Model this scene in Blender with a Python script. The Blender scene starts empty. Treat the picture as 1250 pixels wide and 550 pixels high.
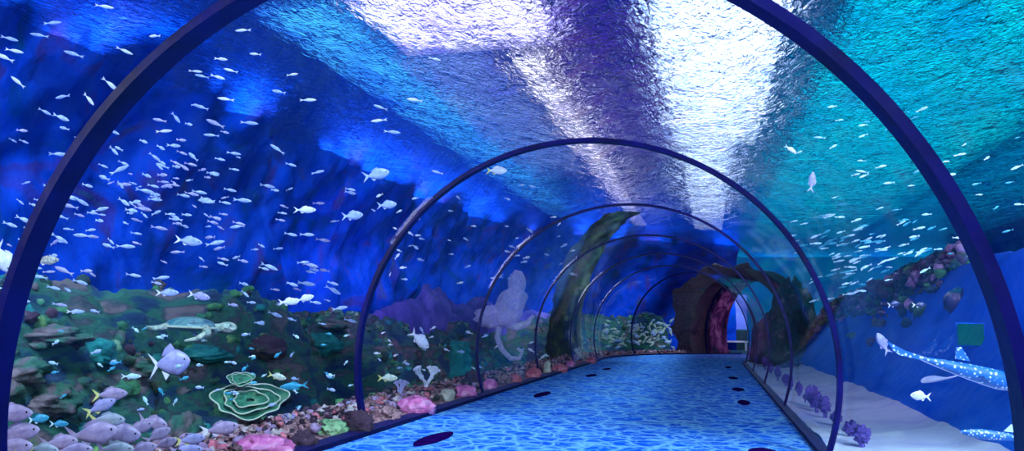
import bpy, math, random
from math import sin, cos, pi, radians as R, sqrt, atan2
from mathutils import Vector, Matrix, noise
random.seed(7)
scn = bpy.context.scene
col = scn.collection

# ---------------------------------------------------------------- camera
F = 936.6
yaw, pit, rol = -.2531, .1241, .0178
CAM = Vector((1.333, 0, 1.258))
fw = Vector((sin(yaw)*cos(pit), cos(yaw)*cos(pit), sin(pit)))
r0 = Vector((cos(yaw), -sin(yaw), 0)); u0 = r0.cross(fw)
rt = cos(rol)*r0 + sin(rol)*u0; up = -sin(rol)*r0 + cos(rol)*u0
cam = bpy.data.cameras.new('camera'); co = bpy.data.objects.new('camera', cam); col.objects.link(co)
M = Matrix((rt, up, -fw)).transposed().to_4x4(); M.translation = CAM
co.matrix_world = M
cam.sensor_width = 36; cam.lens = F/1250*36; cam.clip_end = 300
scn.camera = co

def ray(px, py):
    return (fw + rt*((px-625)/F) + up*((275-py)/F)).normalized()
def at(px, py, d):
    return CAM + ray(px, py)*d
def on_z(px, py, z=0.):
    r = ray(px, py); return CAM + r*((z-CAM.z)/r.z)
def on_x(px, py, x):
    r = ray(px, py); return CAM + r*((x-CAM.x)/r.x)

# ---------------------------------------------------------------- the tunnel's path: straight, then a bend to the right
Y0, RC = 27., 8.
def path(s, u, z=0.):
    """u: metres to the right of the centre line"""
    if s <= Y0: return Vector((u, s, z))
    th = (s-Y0)/RC; r = RC-u
    return Vector((RC-r*cos(th), Y0+r*sin(th), z))
EA, EB, EZ = 2.55, 2.43, .801
T0 = math.asin(-EZ/EB)
def ell(t, dr=0.):
    return (EA+dr)*cos(t), EZ+(EB+dr)*sin(t)

# ---------------------------------------------------------------- materials
def mat(name):
    m = bpy.data.materials.new(name); m.use_nodes = True
    nt = m.node_tree; nt.nodes.clear()
    return m, nt, nt.nodes, nt.links
def ramp(n, stops, interp='LINEAR'):
    r = n.new('ShaderNodeValToRGB'); r.color_ramp.interpolation = interp
    e = r.color_ramp.elements
    while len(e) < len(stops): e.new(.5)
    for k, (p, c) in enumerate(stops):
        e[k].position = p; e[k].color = (*c, 1)
    return r
def rough_mat(name, stops, scale=3., rough=.8, bump=.5, bscale=None, detail=6, spec=.3, dist=.6, stretch=(1,1,1), vor=0, metal=0, coord='Object'):
    m, nt, n, l = mat(name)
    out = n.new('ShaderNodeOutputMaterial'); b = n.new('ShaderNodeBsdfPrincipled')
    tc = n.new('ShaderNodeTexCoord'); mp = n.new('ShaderNodeMapping'); mp.inputs['Scale'].default_value = stretch
    l.new(tc.outputs[coord], mp.inputs[0])
    nz = n.new('ShaderNodeTexNoise'); nz.inputs['Scale'].default_value = scale; nz.inputs['Detail'].default_value = detail; nz.inputs['Distortion'].default_value = dist
    l.new(mp.outputs[0], nz.inputs['Vector'])
    rp = ramp(n, stops); l.new(nz.outputs[0], rp.inputs[0]); l.new(rp.outputs[0], b.inputs['Base Color'])
    b.inputs['Roughness'].default_value = rough; b.inputs['Specular IOR Level'].default_value = spec; b.inputs['Metallic'].default_value = metal
    if bump:
        if vor:
            h = n.new('ShaderNodeTexVoronoi'); h.inputs['Scale'].default_value = vor; o = h.outputs['Distance']
        else:
            h = n.new('ShaderNodeTexNoise'); h.inputs['Scale'].default_value = bscale or scale*2.5; h.inputs['Detail'].default_value = 5; o = h.outputs[0]
        l.new(mp.outputs[0], h.inputs['Vector'])
        bp = n.new('ShaderNodeBump'); bp.inputs['Strength'].default_value = bump; bp.inputs['Distance'].default_value = .08
        l.new(o, bp.inputs['Height']); l.new(bp.outputs[0], b.inputs['Normal'])
    l.new(b.outputs[0], out.inputs[0])
    return m
def plain(name, c, rough=.5, spec=.5, metal=0):
    c2 = tuple(min(1, x*1.15) for x in c); c1 = tuple(x*.85 for x in c)
    return rough_mat(name, [(.3, c1), (.7, c2)], 8, rough, 0, spec=spec, metal=metal, detail=2)
def emit(name, c, s, c2=None, scale=.6, lo=.35, hi=.65):
    m, nt, n, l = mat(name)
    out = n.new('ShaderNodeOutputMaterial'); e = n.new('ShaderNodeEmission')
    e.inputs['Strength'].default_value = s
    if c2:
        tc = n.new('ShaderNodeTexCoord'); nz = n.new('ShaderNodeTexNoise'); nz.inputs['Scale'].default_value = scale; nz.inputs['Detail'].default_value = 3; nz.inputs['Distortion'].default_value = 1.2
        l.new(tc.outputs['Object'], nz.inputs['Vector'])
        rp = ramp(n, [(lo, c), (hi, c2)]); l.new(nz.outputs[0], rp.inputs[0]); l.new(rp.outputs[0], e.inputs['Color'])
    else: e.inputs['Color'].default_value = (*c, 1)
    l.new(e.outputs[0], out.inputs[0])
    return m

def m_acrylic():
    m, nt, n, l = mat('clear_acrylic')
    out = n.new('ShaderNodeOutputMaterial'); t = n.new('ShaderNodeBsdfTransparent'); t.inputs[0].default_value = (.985, .99, 1, 1)
    g = n.new('ShaderNodeBsdfGlossy'); g.inputs['Roughness'].default_value = .03; g.inputs['Color'].default_value = (.9, .95, 1, 1)
    fr = n.new('ShaderNodeLayerWeight'); fr.inputs['Blend'].default_value = .5
    pw = n.new('ShaderNodeMath'); pw.operation = 'POWER'; pw.inputs[1].default_value = 5; l.new(fr.outputs['Facing'], pw.inputs[0])
    sc = n.new('ShaderNodeMath'); sc.operation = 'MULTIPLY_ADD'; sc.inputs[1].default_value = .3; sc.inputs[2].default_value = .012; l.new(pw.outputs[0], sc.inputs[0])
    fr = sc
    mx = n.new('ShaderNodeMixShader'); l.new(fr.outputs[0], mx.inputs[0]); l.new(t.outputs[0], mx.inputs[1]); l.new(g.outputs[0], mx.inputs[2])
    l.new(mx.outputs[0], out.inputs[0]); return m
def m_water():
    m, nt, n, l = mat('rippled_water')
    out = n.new('ShaderNodeOutputMaterial')
    tc = n.new('ShaderNodeTexCoord'); mp = n.new('ShaderNodeMapping'); mp.inputs['Scale'].default_value = (1, .5, 1)
    l.new(tc.outputs['Object'], mp.inputs[0])
    a = n.new('ShaderNodeTexNoise'); a.inputs['Scale'].default_value = 7.; a.inputs['Detail'].default_value = 4; a.inputs['Distortion'].default_value = 2.4
    b = n.new('ShaderNodeTexNoise'); b.inputs['Scale'].default_value = 1.3; b.inputs['Detail'].default_value = 2; b.inputs['Distortion'].default_value = .8
    l.new(mp.outputs[0], a.inputs['Vector']); l.new(mp.outputs[0], b.inputs['Vector'])
    b1 = n.new('ShaderNodeBump'); b1.inputs['Distance'].default_value = .24; b1.inputs['Strength'].default_value = .8
    b2 = n.new('ShaderNodeBump'); b2.inputs['Distance'].default_value = .4; b2.inputs['Strength'].default_value = .8
    l.new(b.outputs[0], b2.inputs['Height']); l.new(b2.outputs[0], b1.inputs['Normal']); l.new(a.outputs[0], b1.inputs['Height'])
    g = n.new('ShaderNodeBsdfGlass'); g.inputs['IOR'].default_value = 1.09; g.inputs['Roughness'].default_value = .0
    g.inputs['Color'].default_value = (.85, .93, 1, 1)
    l.new(b1.outputs[0], g.inputs['Normal'])
    t = n.new('ShaderNodeBsdfTransparent'); t.inputs[0].default_value = (.8, .9, 1, 1)
    mx = n.new('ShaderNodeMixShader'); mx.inputs[0].default_value = .06
    l.new(g.outputs[0], mx.inputs[1]); l.new(t.outputs[0], mx.inputs[2])
    l.new(mx.outputs[0], out.inputs[0]); return m
def m_carpet():
    m, nt, n, l = mat('blue_water_print_carpet')
    out = n.new('ShaderNodeOutputMaterial'); b = n.new('ShaderNodeBsdfPrincipled')
    tc = n.new('ShaderNodeTexCoord')
    nz = n.new('ShaderNodeTexNoise'); nz.inputs['Scale'].default_value = 1.8; nz.inputs['Detail'].default_value = 3
    l.new(tc.outputs['Object'], nz.inputs['Vector'])
    ad = n.new('ShaderNodeMixRGB'); ad.blend_type = 'ADD'; ad.inputs[0].default_value = .55
    l.new(tc.outputs['Object'], ad.inputs[1]); l.new(nz.outputs['Color'], ad.inputs[2])
    fac = None
    for sc, w in ((3.4, .15), (6., .12)):
        v = n.new('ShaderNodeTexVoronoi'); v.feature = 'DISTANCE_TO_EDGE'; v.inputs['Scale'].default_value = sc
        l.new(ad.outputs[0], v.inputs['Vector'])
        r = ramp(n, [(0, (1, 1, 1)), (w*.35, (.55, .55, .55)), (w, (0, 0, 0))]); l.new(v.outputs['Distance'], r.inputs[0])
        if fac is None: fac = r.outputs[0]
        else:
            mm = n.new('ShaderNodeMixRGB'); mm.blend_type = 'LIGHTEN'; mm.inputs[0].default_value = .6
            l.new(fac, mm.inputs[1]); l.new(r.outputs[0], mm.inputs[2]); fac = mm.outputs[0]
    n2 = n.new('ShaderNodeTexNoise'); n2.inputs['Scale'].default_value = 1.2; l.new(tc.outputs['Object'], n2.inputs['Vector'])
    rr = ramp(n, [(.36, (.0, .09, .70)), (.64, (.002, .17, .95))]); l.new(n2.outputs[0], rr.inputs[0])
    mx = n.new('ShaderNodeMixRGB'); l.new(fac, mx.inputs[0]); l.new(rr.outputs[0], mx.inputs[1]); mx.inputs[2].default_value = (.25, .68, 1, 1)
    l.new(mx.outputs[0], b.inputs['Base Color']); b.inputs['Roughness'].default_value = .9; b.inputs['Specular IOR Level'].default_value = .03
    l.new(b.outputs[0], out.inputs[0]); return m

MA = dict(
    acrylic=m_acrylic(), water=m_water(), carpet=m_carpet(),
    rib=rough_mat('navy_gloss_rib', [(.3, (.0006, .0004, .03)), (.7, (.002, .001, .10))], 2.5, .38, .1, spec=.2),
    sill=rough_mat('navy_curb', [(.3, (.0008, .0004, .025)), (.7, (.002, .001, .05))], 3, .6, .1, spec=.1),
    bluewall=rough_mat('deep_blue_tank_wall', [(.28, (.0, .05, .22)), (.42, (.002, .045, .46)), (.56, (.006, .07, .62)), (.66, (.05, .04, .34)), (.74, (.02, .14, .22)), (.82, (.10, .07, .2))], .7, .95, .8, bscale=3, detail=12, dist=1.6, spec=0),
    rwall=rough_mat('teal_tank_wall', [(.3, (.0, .08, .34)), (.45, (.0, .26, .42)), (.6, (.0, .16, .5)), (.75, (.0, .42, .5))], .3, .9, 0, detail=6, spec=0),
    reef=rough_mat('reef_rock', [(.26, (.002, .006, .05)), (.42, (.004, .035, .075)), (.50, (.02, .12, .07)), (.56, (.03, .05, .06)), (.64, (.16, .12, .13)), (.75, (.05, .16, .05))], 1.1, .9, 1., bscale=5, stretch=(1, 1, 2.2)),
    rubble=rough_mat('reef_rubble', [(.3, (.05, .02, .04)), (.43, (.28, .13, .13)), (.52, (.62, .36, .36)), (.60, (.16, .07, .07)), (.72, (.8, .6, .58))], 7, .9, 1., vor=14),
    sand=rough_mat('pale_sand', [(.3, (.55, .60, .85)), (.6, (.85, .95, 1)), (.8, (.6, .6, .9))], 1.3, .9, .4, bscale=9),
    slope=rough_mat('blue_liner', [(.3, (.0, .10, .7)), (.55, (.02, .22, .95)), (.75, (.08, .24, .95))], .6, .8, .3, bscale=2, stretch=(1, .4, 1), spec=0),
    brown=rough_mat('brown_rock', [(.3, (.008, .005, .015)), (.5, (.06, .03, .05)), (.62, (.03, .04, .035)), (.75, (.26, .15, .17))], 1.6, .9, 1., bscale=6),
    crest=rough_mat('violet_brown_rock', [(.3, (.01, .03, .06)), (.5, (.12, .10, .18)), (.62, (.04, .12, .08)), (.75, (.5, .32, .42))], 1.8, .9, 1., bscale=6),
)

# ---------------------------------------------------------------- helpers
def mesh(name, V, Fs, m=None, smooth=True, parent=None, label=None, cat=None, group=None, kind=None, loc=None, link=True):
    me = bpy.data.meshes.new(name); me.from_pydata([tuple(v) for v in V], [], Fs)
    if smooth: me.polygons.foreach_set('use_smooth', [True]*len(me.polygons))
    if m: me.materials.append(MA[m] if isinstance(m, str) else m)
    o = bpy.data.objects.new(name, me)
    if link: col.objects.link(o)
    if parent: o.parent = parent
    if loc is not None: o.location = loc
    tag(o, label, cat, group, kind); return o
def tag(o, label=None, cat=None, group=None, kind=None):
    for k, v in (('label', label), ('category', cat), ('group', group), ('kind', kind)):
        if v: o[k] = v
def empty(name, loc=(0, 0, 0), rot=(0, 0, 0)):
    o = bpy.data.objects.new(name, None); o.location = loc; o.rotation_euler = rot; o.empty_display_size = .1; col.objects.link(o); return o
def grid(nu, nv, f, flip=False, close_u=False):
    V = [f(i/(nu-1) if not close_u else i/nu, j/(nv-1)) for j in range(nv) for i in range(nu)]
    Fs = []
    for j in range(nv-1):
        for i in range(nu if close_u else nu-1):
            a = j*nu+i; b = j*nu+(i+1) % nu; q = (a, b, b+nu, a+nu)
            Fs.append(q[::-1] if flip else q)
    return V, Fs
def join(*ms):
    V, Fs = [], []
    for v, f in ms:
        k = len(V); V += list(v); Fs += [tuple(i+k for i in q) for q in f]
    return V, Fs
def xf(m, mtx):
    return [mtx @ Vector(v) for v in m[0]], m[1]
def shell(f_in, f_out, ns, nt):
    """closed solid between two sheets f(s,t)"""
    a = grid(nt, ns, lambda t, s: f_in(s, t)); b = grid(nt, ns, lambda t, s: f_out(s, t), True)
    V, Fs = join(a, b); K = ns*nt
    def side(ids):
        k = len(V)
        for p in ids: V.extend((V[p], V[p+K]))
        return k
    for i in (0, nt-1):
        k = side([j*nt+i for j in range(ns)])
        for j in range(ns-1):
            q = (k+2*j, k+2*j+2, k+2*j+3, k+2*j+1); Fs.append(q if i == 0 else q[::-1])
    for j in (0, ns-1):
        k = side([j*nt+i for i in range(nt)])
        for i in range(nt-1):
            q = (k+2*i, k+2*i+2, k+2*i+3, k+2*i+1); Fs.append(q[::-1] if j == 0 else q)
    return V, Fs
def tube(P, rad, seg=8):
    P = [Vector(p) for p in P]; n = len(P); V = []; N = None
    rr = rad if callable(rad) else (lambda t: rad)
    for i, p in enumerate(P):
        d = (P[min(i+1, n-1)]-P[max(i-1, 0)]).normalized()
        if N is None: N = d.orthogonal().normalized()
        N = (N-d*N.dot(d)).normalized(); B = d.cross(N); q = rr(i/(n-1))
        for k in range(seg):
            a = 2*pi*k/seg; V.append(p+(N*cos(a)+B*sin(a))*q)
    Fs = [(i*seg+k, i*seg+(k+1) % seg, (i+1)*seg+(k+1) % seg, (i+1)*seg+k) for i in range(n-1) for k in range(seg)]
    Fs += [tuple(range(seg))[::-1], tuple((n-1)*seg+k for k in range(seg))]
    return V, Fs
def ball(nu=16, nv=10, f=None, r=(1, 1, 1)):
    def g(u, v):
        a = 2*pi*u; b = -pi/2+pi*min(max(v, .002), .998)
        d = Vector((cos(b)*cos(a), cos(b)*sin(a), sin(b))); k = f(d) if f else 1
        return Vector((d.x*r[0], d.y*r[1], d.z*r[2]))*k
    return grid(nu, nv, g, close_u=True)
def fbm(p, o=4):
    return noise.fractal(p, 1., 2., o)
def rocky(r, seed, amp=.3, freq=1.3, nu=32, nv=20):
    off = Vector((seed*3.7, seed*1.3, seed*2.1))
    def f(d):
        return 1+amp*fbm(d*freq+off, 4)+amp*.35*fbm(d*freq*3.5+off, 3)
    return ball(nu, nv, f, r)

# ---------------------------------------------------------------- setting: carpet, curbs
S_END = 40.
def strip(name, u1, u2, z, m, s0=-2.5, s1=S_END, thick=.12, n=90):
    V, Fs = shell(lambda s, t: path(s0+(s1-s0)*s, u1+(u2-u1)*t, z), lambda s, t: path(s0+(s1-s0)*s, u1+(u2-u1)*t, z-thick), n, 2)
    return mesh(name, V, Fs, m, smooth=False, kind='structure')
strip('floor', -2.27, 2.35, 0, 'carpet')
strip('trim_1', -2.47, -2.27, .05, 'sill', s1=35.2, thick=.17)
strip('trim_2', 2.35, 2.47, .05, 'sill', s1=35.2, thick=.17)

# ---------------------------------------------------------------- ribs and acrylic panes
RS = [-1.08, 3.517, 8.117, 12.75, 17.33, 21.93, 26.53, 30.2, 33.9]
def frame_pt(s, t, dr): 
    x, z = ell(t, dr); return path(s, x, z)
rib_names = {3.517: 'thick glossy navy tunnel rib nearest the viewer, arching past the top of the picture',
 8.117: 'slim navy tunnel rib standing second, its foot beside the big pink coral',
 12.75: 'slim navy tunnel rib standing third, inside the second arch',
 17.33: 'thin dark tunnel rib fourth along the straight glass run',
 21.93: 'thin dark tunnel rib fifth along, in front of the rocky pillar',
 26.53: 'thin dark tunnel rib sixth along, where the tunnel begins to bend',
 30.2: 'thin dark tunnel rib partway round the bend, before the rock portal',
 33.9: 'thin dark tunnel rib last of the row, set against the rock portal'}
tA, tB = T0-.01, pi-T0+.01
for s in RS:
    if s < 0: continue
    w, th = (.07, .036) if s < 4 else (.05, .03) if s < 9 else (.032, .022)
    V, Fs = shell(lambda a, t: frame_pt(s-w+2*w*a, tA+(tB-tA)*t, -th), lambda a, t: frame_pt(s-w+2*w*a, tA+(tB-tA)*t, .015), 2, 97)
    o = mesh('tunnel_rib', V, Fs, 'rib', smooth=True, label=rib_names[s], cat='tunnel rib', group='ribs of the glass tunnel')
for k in range(len(RS)-1):
    a, b = RS[k]+(.076 if k < 2 else .051 if k == 2 else .033), RS[k+1]-(.076 if k == 0 else .051 if k == 1 else .033)
    n = 2 if b < Y0 else 9
    V, Fs = shell(lambda s, t: frame_pt(a+(b-a)*s, tA+(tB-tA)*t, 0.0), lambda s, t: frame_pt(a+(b-a)*s, tA+(tB-tA)*t, .045), n, 97)
    mesh('window_%d' % (k+1), V, Fs, 'acrylic', kind='structure')

# ---------------------------------------------------------------- reef bed on the left, wall behind
def sm(a, b, x):
    t = min(1, max(0, (x-a)/(b-a))); return t*t*(3-2*t)
def zleft(s, u):
    p = path(s, -(EA+u)); q = Vector((p.x, p.y, 0))
    crest = 1.45-.42*sm(11, 22, s)+.4*sm(28, 31, s)
    z = -.5*sm(.9, 2.6, u)
    rise = sm(3.6, 4.9, u+.8*fbm(q*.25, 3))
    h = (crest+.5)*rise
    st = .42; k = math.floor(h/st); fr = h/st-k
    h = (k+sm(.25, .75, fr))*st*(1)+0
    z += h
    z += (.10+.28*rise)*fbm(q*.8, 5) + .05*fbm(q*4, 3)*(1+rise)
    z += .25*sm(2, 3.5, u)*(1-rise)*fbm(q*.7+Vector((5, 0, 0)), 3)
    return z
WL = 6.45
V, Fs = grid(75, 330, lambda a, b: (lambda s, u: path(s, -(EA+u), zleft(s, u)))(-1.+35.6*b, .62+(WL-.62+.1)*a))
mesh('ground', V, Fs, 'reef', kind='structure')
V, Fs = grid(16, 420, lambda a, b: (lambda s, u: path(s, -(EA+u), .03+.06*fbm(path(s, u)*2.5, 4)+.06*sm(.1, .5, u)-.25*sm(.8, 1.1, u)))(-1.+35.6*b, -.06+1.2*a), True)
mesh('ground.001', V, Fs, 'rubble', kind='structure')
def wl(a, b):
    p = path(-3+40*b, -(EA+WL), -1.2+7.5*a); k = .45*fbm(p*.35, 4)+.12*fbm(p*1.5, 4)-.9*sm(.55, 1, a)*(1+.6*fbm(p*.6, 3))
    return path(-3+40*b, -(EA+WL+k), -1.2+7.5*a)
V, Fs = grid(60, 300, wl)
mesh('wall_left', V, Fs, 'bluewall', kind='structure')

# ---------------------------------------------------------------- right: sand, blue bank, tank behind it
def zright(s, u):
    p = path(s, EA+u); q = Vector((p.x, p.y, 0))
    cr = 2.35-.45*sm(12, 25, s)-1.3*sm(25, 38, s)
    z = .02+.05*fbm(q*.9, 3)+.10*sm(.3, 1.3, u)
    z += (cr-.1)*sm(1.1, 2.9, u)**1.1
    return z
RSB = 37.
V, Fs = grid(16, 220, lambda a, b: (lambda s, u: path(s, EA+u, zright(s, u)+.01))(-2+(RSB+2)*b, -.06+1.4*a))
mesh('ground.002', V, Fs, 'sand', kind='structure')
V, Fs = grid(30, 220, lambda a, b: (lambda s, u: path(s, EA+u, zright(s, u)-.01 if u < 2.9 else zright(s, 2.9)-(u-2.9)*2.2))(-2+(RSB+2)*b, 1.2+2.9*a))
mesh('ground.003', V, Fs, 'slope', kind='structure')
def quad(name, pts, m, kind='structure', **k):
    return mesh(name, pts, [(0, 1, 2, 3)], m, smooth=False, kind=kind, **k)
quad('ground.004', [(-14, -6, -1.2), (18, -6, -1.2), (18, 56, -1.2), (-14, 56, -1.2)], 'slope')
quad('wall_right', [(15, -6, -1.2), (15, 56, -1.2), (15, 56, 5.6), (15, -6, 5.6)], 'rwall')
quad('wall_back', [(-14, 50, -1.2), (1, 50, -1.2), (1, 50, 5.6), (-14, 50, 5.6)], 'bluewall')
quad('wall_back.001', [(1, 50, -1.2), (18, 50, -1.2), (18, 50, 5.6), (1, 50, 5.6)], 'rwall')

# ---------------------------------------------------------------- water surface and hall above
WZ = 5.5
quad('water_surface', [(-9.6, -6, WZ), (16, -6, WZ), (16, 52, WZ), (-9.6, 52, WZ)], 'water')
LZ = 6.25
def lamp(px0, px1, y0, y1, m, label, z=LZ, group='ceiling lamps over the water'):
    cx, cy = (px0+px1)/2, (y0+y1)/2; hx, hy = (px1-px0)/2, (y1-y0)/2
    e = empty('ceiling_lamp', (cx, cy, z)); tag(e, label, 'ceiling lamp', group)
    def bx(a, b, c, d, z0, z1):
        return ([(a, c, z0), (b, c, z0), (b, d, z0), (a, d, z0), (a, c, z1), (b, c, z1), (b, d, z1), (a, d, z1)],
                [(3, 2, 1, 0), (4, 5, 6, 7), (0, 1, 5, 4), (1, 2, 6, 5), (2, 3, 7, 6), (3, 0, 4, 7)])
    mesh('diffuser', *bx(-hx, hx, -hy, hy, 0, .03), m, False, e)
    mesh('housing', *bx(-hx-.05, hx+.05, -hy-.05, hy+.05, .031, .15), 'rib', False, e)
W = emit('lamp_white', (.85, .92, 1), 6.5, (.2, .4, .9), 1.4, .42, .62)
lamp(.45, 2.6, 6, 22, W, 'broad white strip lamp glittering through the water over the right half')
lamp(.6, 2.0, 22.5, 46, W, 'long white strip lamp continuing towards the far end of the tunnel')
lamp(-4.6, -2.7, 13.6, 26, emit('lamp_pale_blue', (.35, .6, 1), 1.3, (.12, .1, .8), .8), 'pale blue lamp between the violet-white lamp and the cyan strip')
lamp(-2.35, -1.75, 14, 46, emit('lamp_cream', (1, .92, .85), 4.5, (.3, .2, .5), 1.5, .4, .7), 'narrow cream strip lamp making the thin sparkling line over the tunnel')
lamp(-4.2, -1.2, 6, 13.2, emit('lamp_violet', (.9, .85, 1), 5., (.3, .2, 1), .8), 'violet-white lamp glowing at the top of the picture left of centre')
lamp(-6.0, -4.6, 11, 38, emit('lamp_cyan', (.08, .62, 1), 2.2, (.02, .15, .9), .7), 'long cyan strip lamp slanting over the left glass')
lamp(3.6, 9, 5, 46, emit('lamp_teal', (.0, .62, .62), 2.4, (.0, .3, .6), .5), 'wide teal lamp panel over the right-hand tank')
lamp(9.5, 15, 5, 45, emit('lamp_dim_teal', (.0, .4, .6), 1.5, (.0, .2, .55), .5), 'dim teal lamp panel far over the right-hand tank')
lamp(-1.5, .3, 7, 24, emit('lamp_purple', (.16, .03, .6), .7, (.01, .01, .45), .8), 'dim purple lamp between the two bright strips')


# ---------------------------------------------------------------- materials of the living things
def fm(name, a, b, rough=.35, sc=3, spec=.5):
    return rough_mat(name, [(.35, a), (.65, b)], sc, rough, .1, spec=spec, detail=3)
MA.update(
    silver=fm('silver_blue_scales', (.28, .42, .72), (.55, .68, .92)),
    silverteal=fm('pale_teal_scales', (.35, .75, .85), (.8, .98, 1)),
    speck=fm('yellow_green_scales', (.35, .55, .45), (.9, .9, .6)),
    lilac=fm('pinkish_grey_scales', (.30, .22, .36), (.52, .42, .54)),
    lilac2=fm('pale_lilac_scales', (.30, .30, .55), (.5, .48, .72)),
    greyg=fm('grey_green_scales', (.26, .34, .36), (.45, .48, .5)),
    yellow=fm('yellow_fin', (.55, .6, .12), (.8, .8, .25)),
    whitefin=fm('white_fin', (.7, .72, .8), (.9, .9, .95)),
    tealfish=fm('teal_scales', (.02, .28, .45), (.06, .5, .6)),
    white=fm('white_scales', (.75, .8, .9), (.95, .98, 1)),
    navyf=fm('navy_scales', (.005, .01, .06), (.02, .03, .12)),
    eye=plain('black_eye', (.005, .005, .01), .1),
    pink=rough_mat('pink_coral', [(.3, (.45, .07, .25)), (.5, (.85, .22, .48)), (.7, (.95, .5, .65))], 5, .8, 1., vor=9),
    rose=rough_mat('rose_coral', [(.3, (.4, .06, .12)), (.6, (.85, .25, .3)), (.8, (.9, .5, .45))], 5, .8, 1., vor=9),
    lime=rough_mat('pale_green_coral', [(.3, (.12, .35, .15)), (.6, (.45, .75, .35)), (.8, (.7, .9, .6))], 5, .8, 1., vor=12),
    cream=rough_mat('cream_coral', [(.3, (.45, .42, .28)), (.7, (.85, .85, .65))], 5, .8, .6, vor=12),
    olive=rough_mat('olive_plate_coral', [(.3, (.01, .10, .07)), (.52, (.05, .24, .12)), (.7, (.35, .5, .3))], 3, .8, .7, stretch=(1, 1, 3)),
    rim=rough_mat('pale_coral_rim', [(.3, (.4, .5, .35)), (.7, (.65, .75, .55))], 6, .8, .4),
    violet=rough_mat('violet_soft_coral', [(.3, (.07, .03, .3)), (.6, (.28, .18, .7)), (.8, (.55, .42, .95))], 8, .85, .9, vor=22),
    stone=rough_mat('mossy_boulder', [(.28, (.01, .03, .05)), (.45, (.03, .13, .08)), (.55, (.12, .10, .11)), (.7, (.3, .24, .24))], 2.5, .9, 1.),
    tealrock=rough_mat('teal_algae_rock', [(.3, (.0, .08, .1)), (.6, (.02, .28, .24)), (.8, (.15, .45, .35))], 2.5, .9, .8),
    shell=rough_mat('turtle_shell', [(.35, (.03, .16, .18)), (.5, (.12, .28, .25)), (.62, (.02, .10, .14))], 5, .4, .5, vor=5),
    skin=rough_mat('turtle_skin', [(.35, (.25, .42, .32)), (.6, (.6, .68, .5))], 14, .5, .5, vor=20),
    darkstone=rough_mat('dark_mossy_rock', [(.3, (.002, .006, .015)), (.48, (.01, .035, .04)), (.6, (.02, .06, .02)), (.75, (.16, .14, .13))], 2.2, .9, 1.),
    algae=rough_mat('green_algae', [(.3, (.01, .07, .04)), (.55, (.06, .24, .09)), (.75, (.25, .42, .12))], 4, .9, .8),
    creamr=rough_mat('cream_stone', [(.3, (.4, .3, .28)), (.7, (.8, .72, .65))], 5, .9, .6),
    lilacr=rough_mat('lilac_stone', [(.3, (.2, .12, .25)), (.7, (.65, .45, .62))], 5, .9, .6),
    vridge=rough_mat('violet_rock', [(.3, (.03, .03, .22)), (.55, (.12, .10, .48)), (.75, (.3, .22, .6))], 1.2, .9, .7),
    darkcrest=rough_mat('dark_teal_reef', [(.3, (.002, .02, .04)), (.5, (.01, .08, .10)), (.6, (.04, .05, .10)), (.72, (.3, .3, .4))], 2.6, .9, 1.),
    shark=None, jelly=None,
    mat=rough_mat('dark_plum_print', [(.35, (.01, .002, .07)), (.7, (.03, .004, .12))], 6, .95, 0, spec=0),
)
def m_spots():
    m, nt, n, l = mat('spotted_shark_skin'); out = n.new('ShaderNodeOutputMaterial'); b = n.new('ShaderNodeBsdfPrincipled')
    tc = n.new('ShaderNodeTexCoord'); v = n.new('ShaderNodeTexVoronoi'); v.inputs['Scale'].default_value = 34
    l.new(tc.outputs['Object'], v.inputs['Vector'])
    r = ramp(n, [(.22, (.7, .85, .95)), (.38, (.01, .14, .45))]); l.new(v.outputs['Distance'], r.inputs[0]); l.new(r.outputs[0], b.inputs['Base Color'])
    b.inputs['Roughness'].default_value = .4; l.new(b.outputs[0], out.inputs[0]); return m
MA['shark'] = m_spots()
def m_jelly():
    m, nt, n, l = mat('translucent_pink_jelly'); out = n.new('ShaderNodeOutputMaterial'); b = n.new('ShaderNodeBsdfPrincipled')
    tc = n.new('ShaderNodeTexCoord'); nz = n.new('ShaderNodeTexNoise'); nz.inputs['Scale'].default_value = 6; l.new(tc.outputs['Object'], nz.inputs['Vector'])
    r = ramp(n, [(.35, (.5, .4, .85)), (.65, (.95, .8, .95))]); l.new(nz.outputs[0], r.inputs[0]); l.new(r.outputs[0], b.inputs['Base Color'])
    b.inputs['Roughness'].default_value = .3
    t = n.new('ShaderNodeBsdfTransparent'); mx = n.new('ShaderNodeMixShader')
    lw = n.new('ShaderNodeLayerWeight'); lw.inputs['Blend'].default_value = .35
    mp = n.new('ShaderNodeMapRange'); mp.inputs['To Min'].default_value = .3; mp.inputs['To Max'].default_value = .95
    l.new(lw.outputs['Facing'], mp.inputs['Value']); l.new(mp.outputs[0], mx.inputs[0]); l.new(t.outputs[0], mx.inputs[1]); l.new(b.outputs[0], mx.inputs[2])
    l.new(mx.outputs[0], out.inputs[0]); return m
MA['jelly'] = m_jelly()

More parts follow.
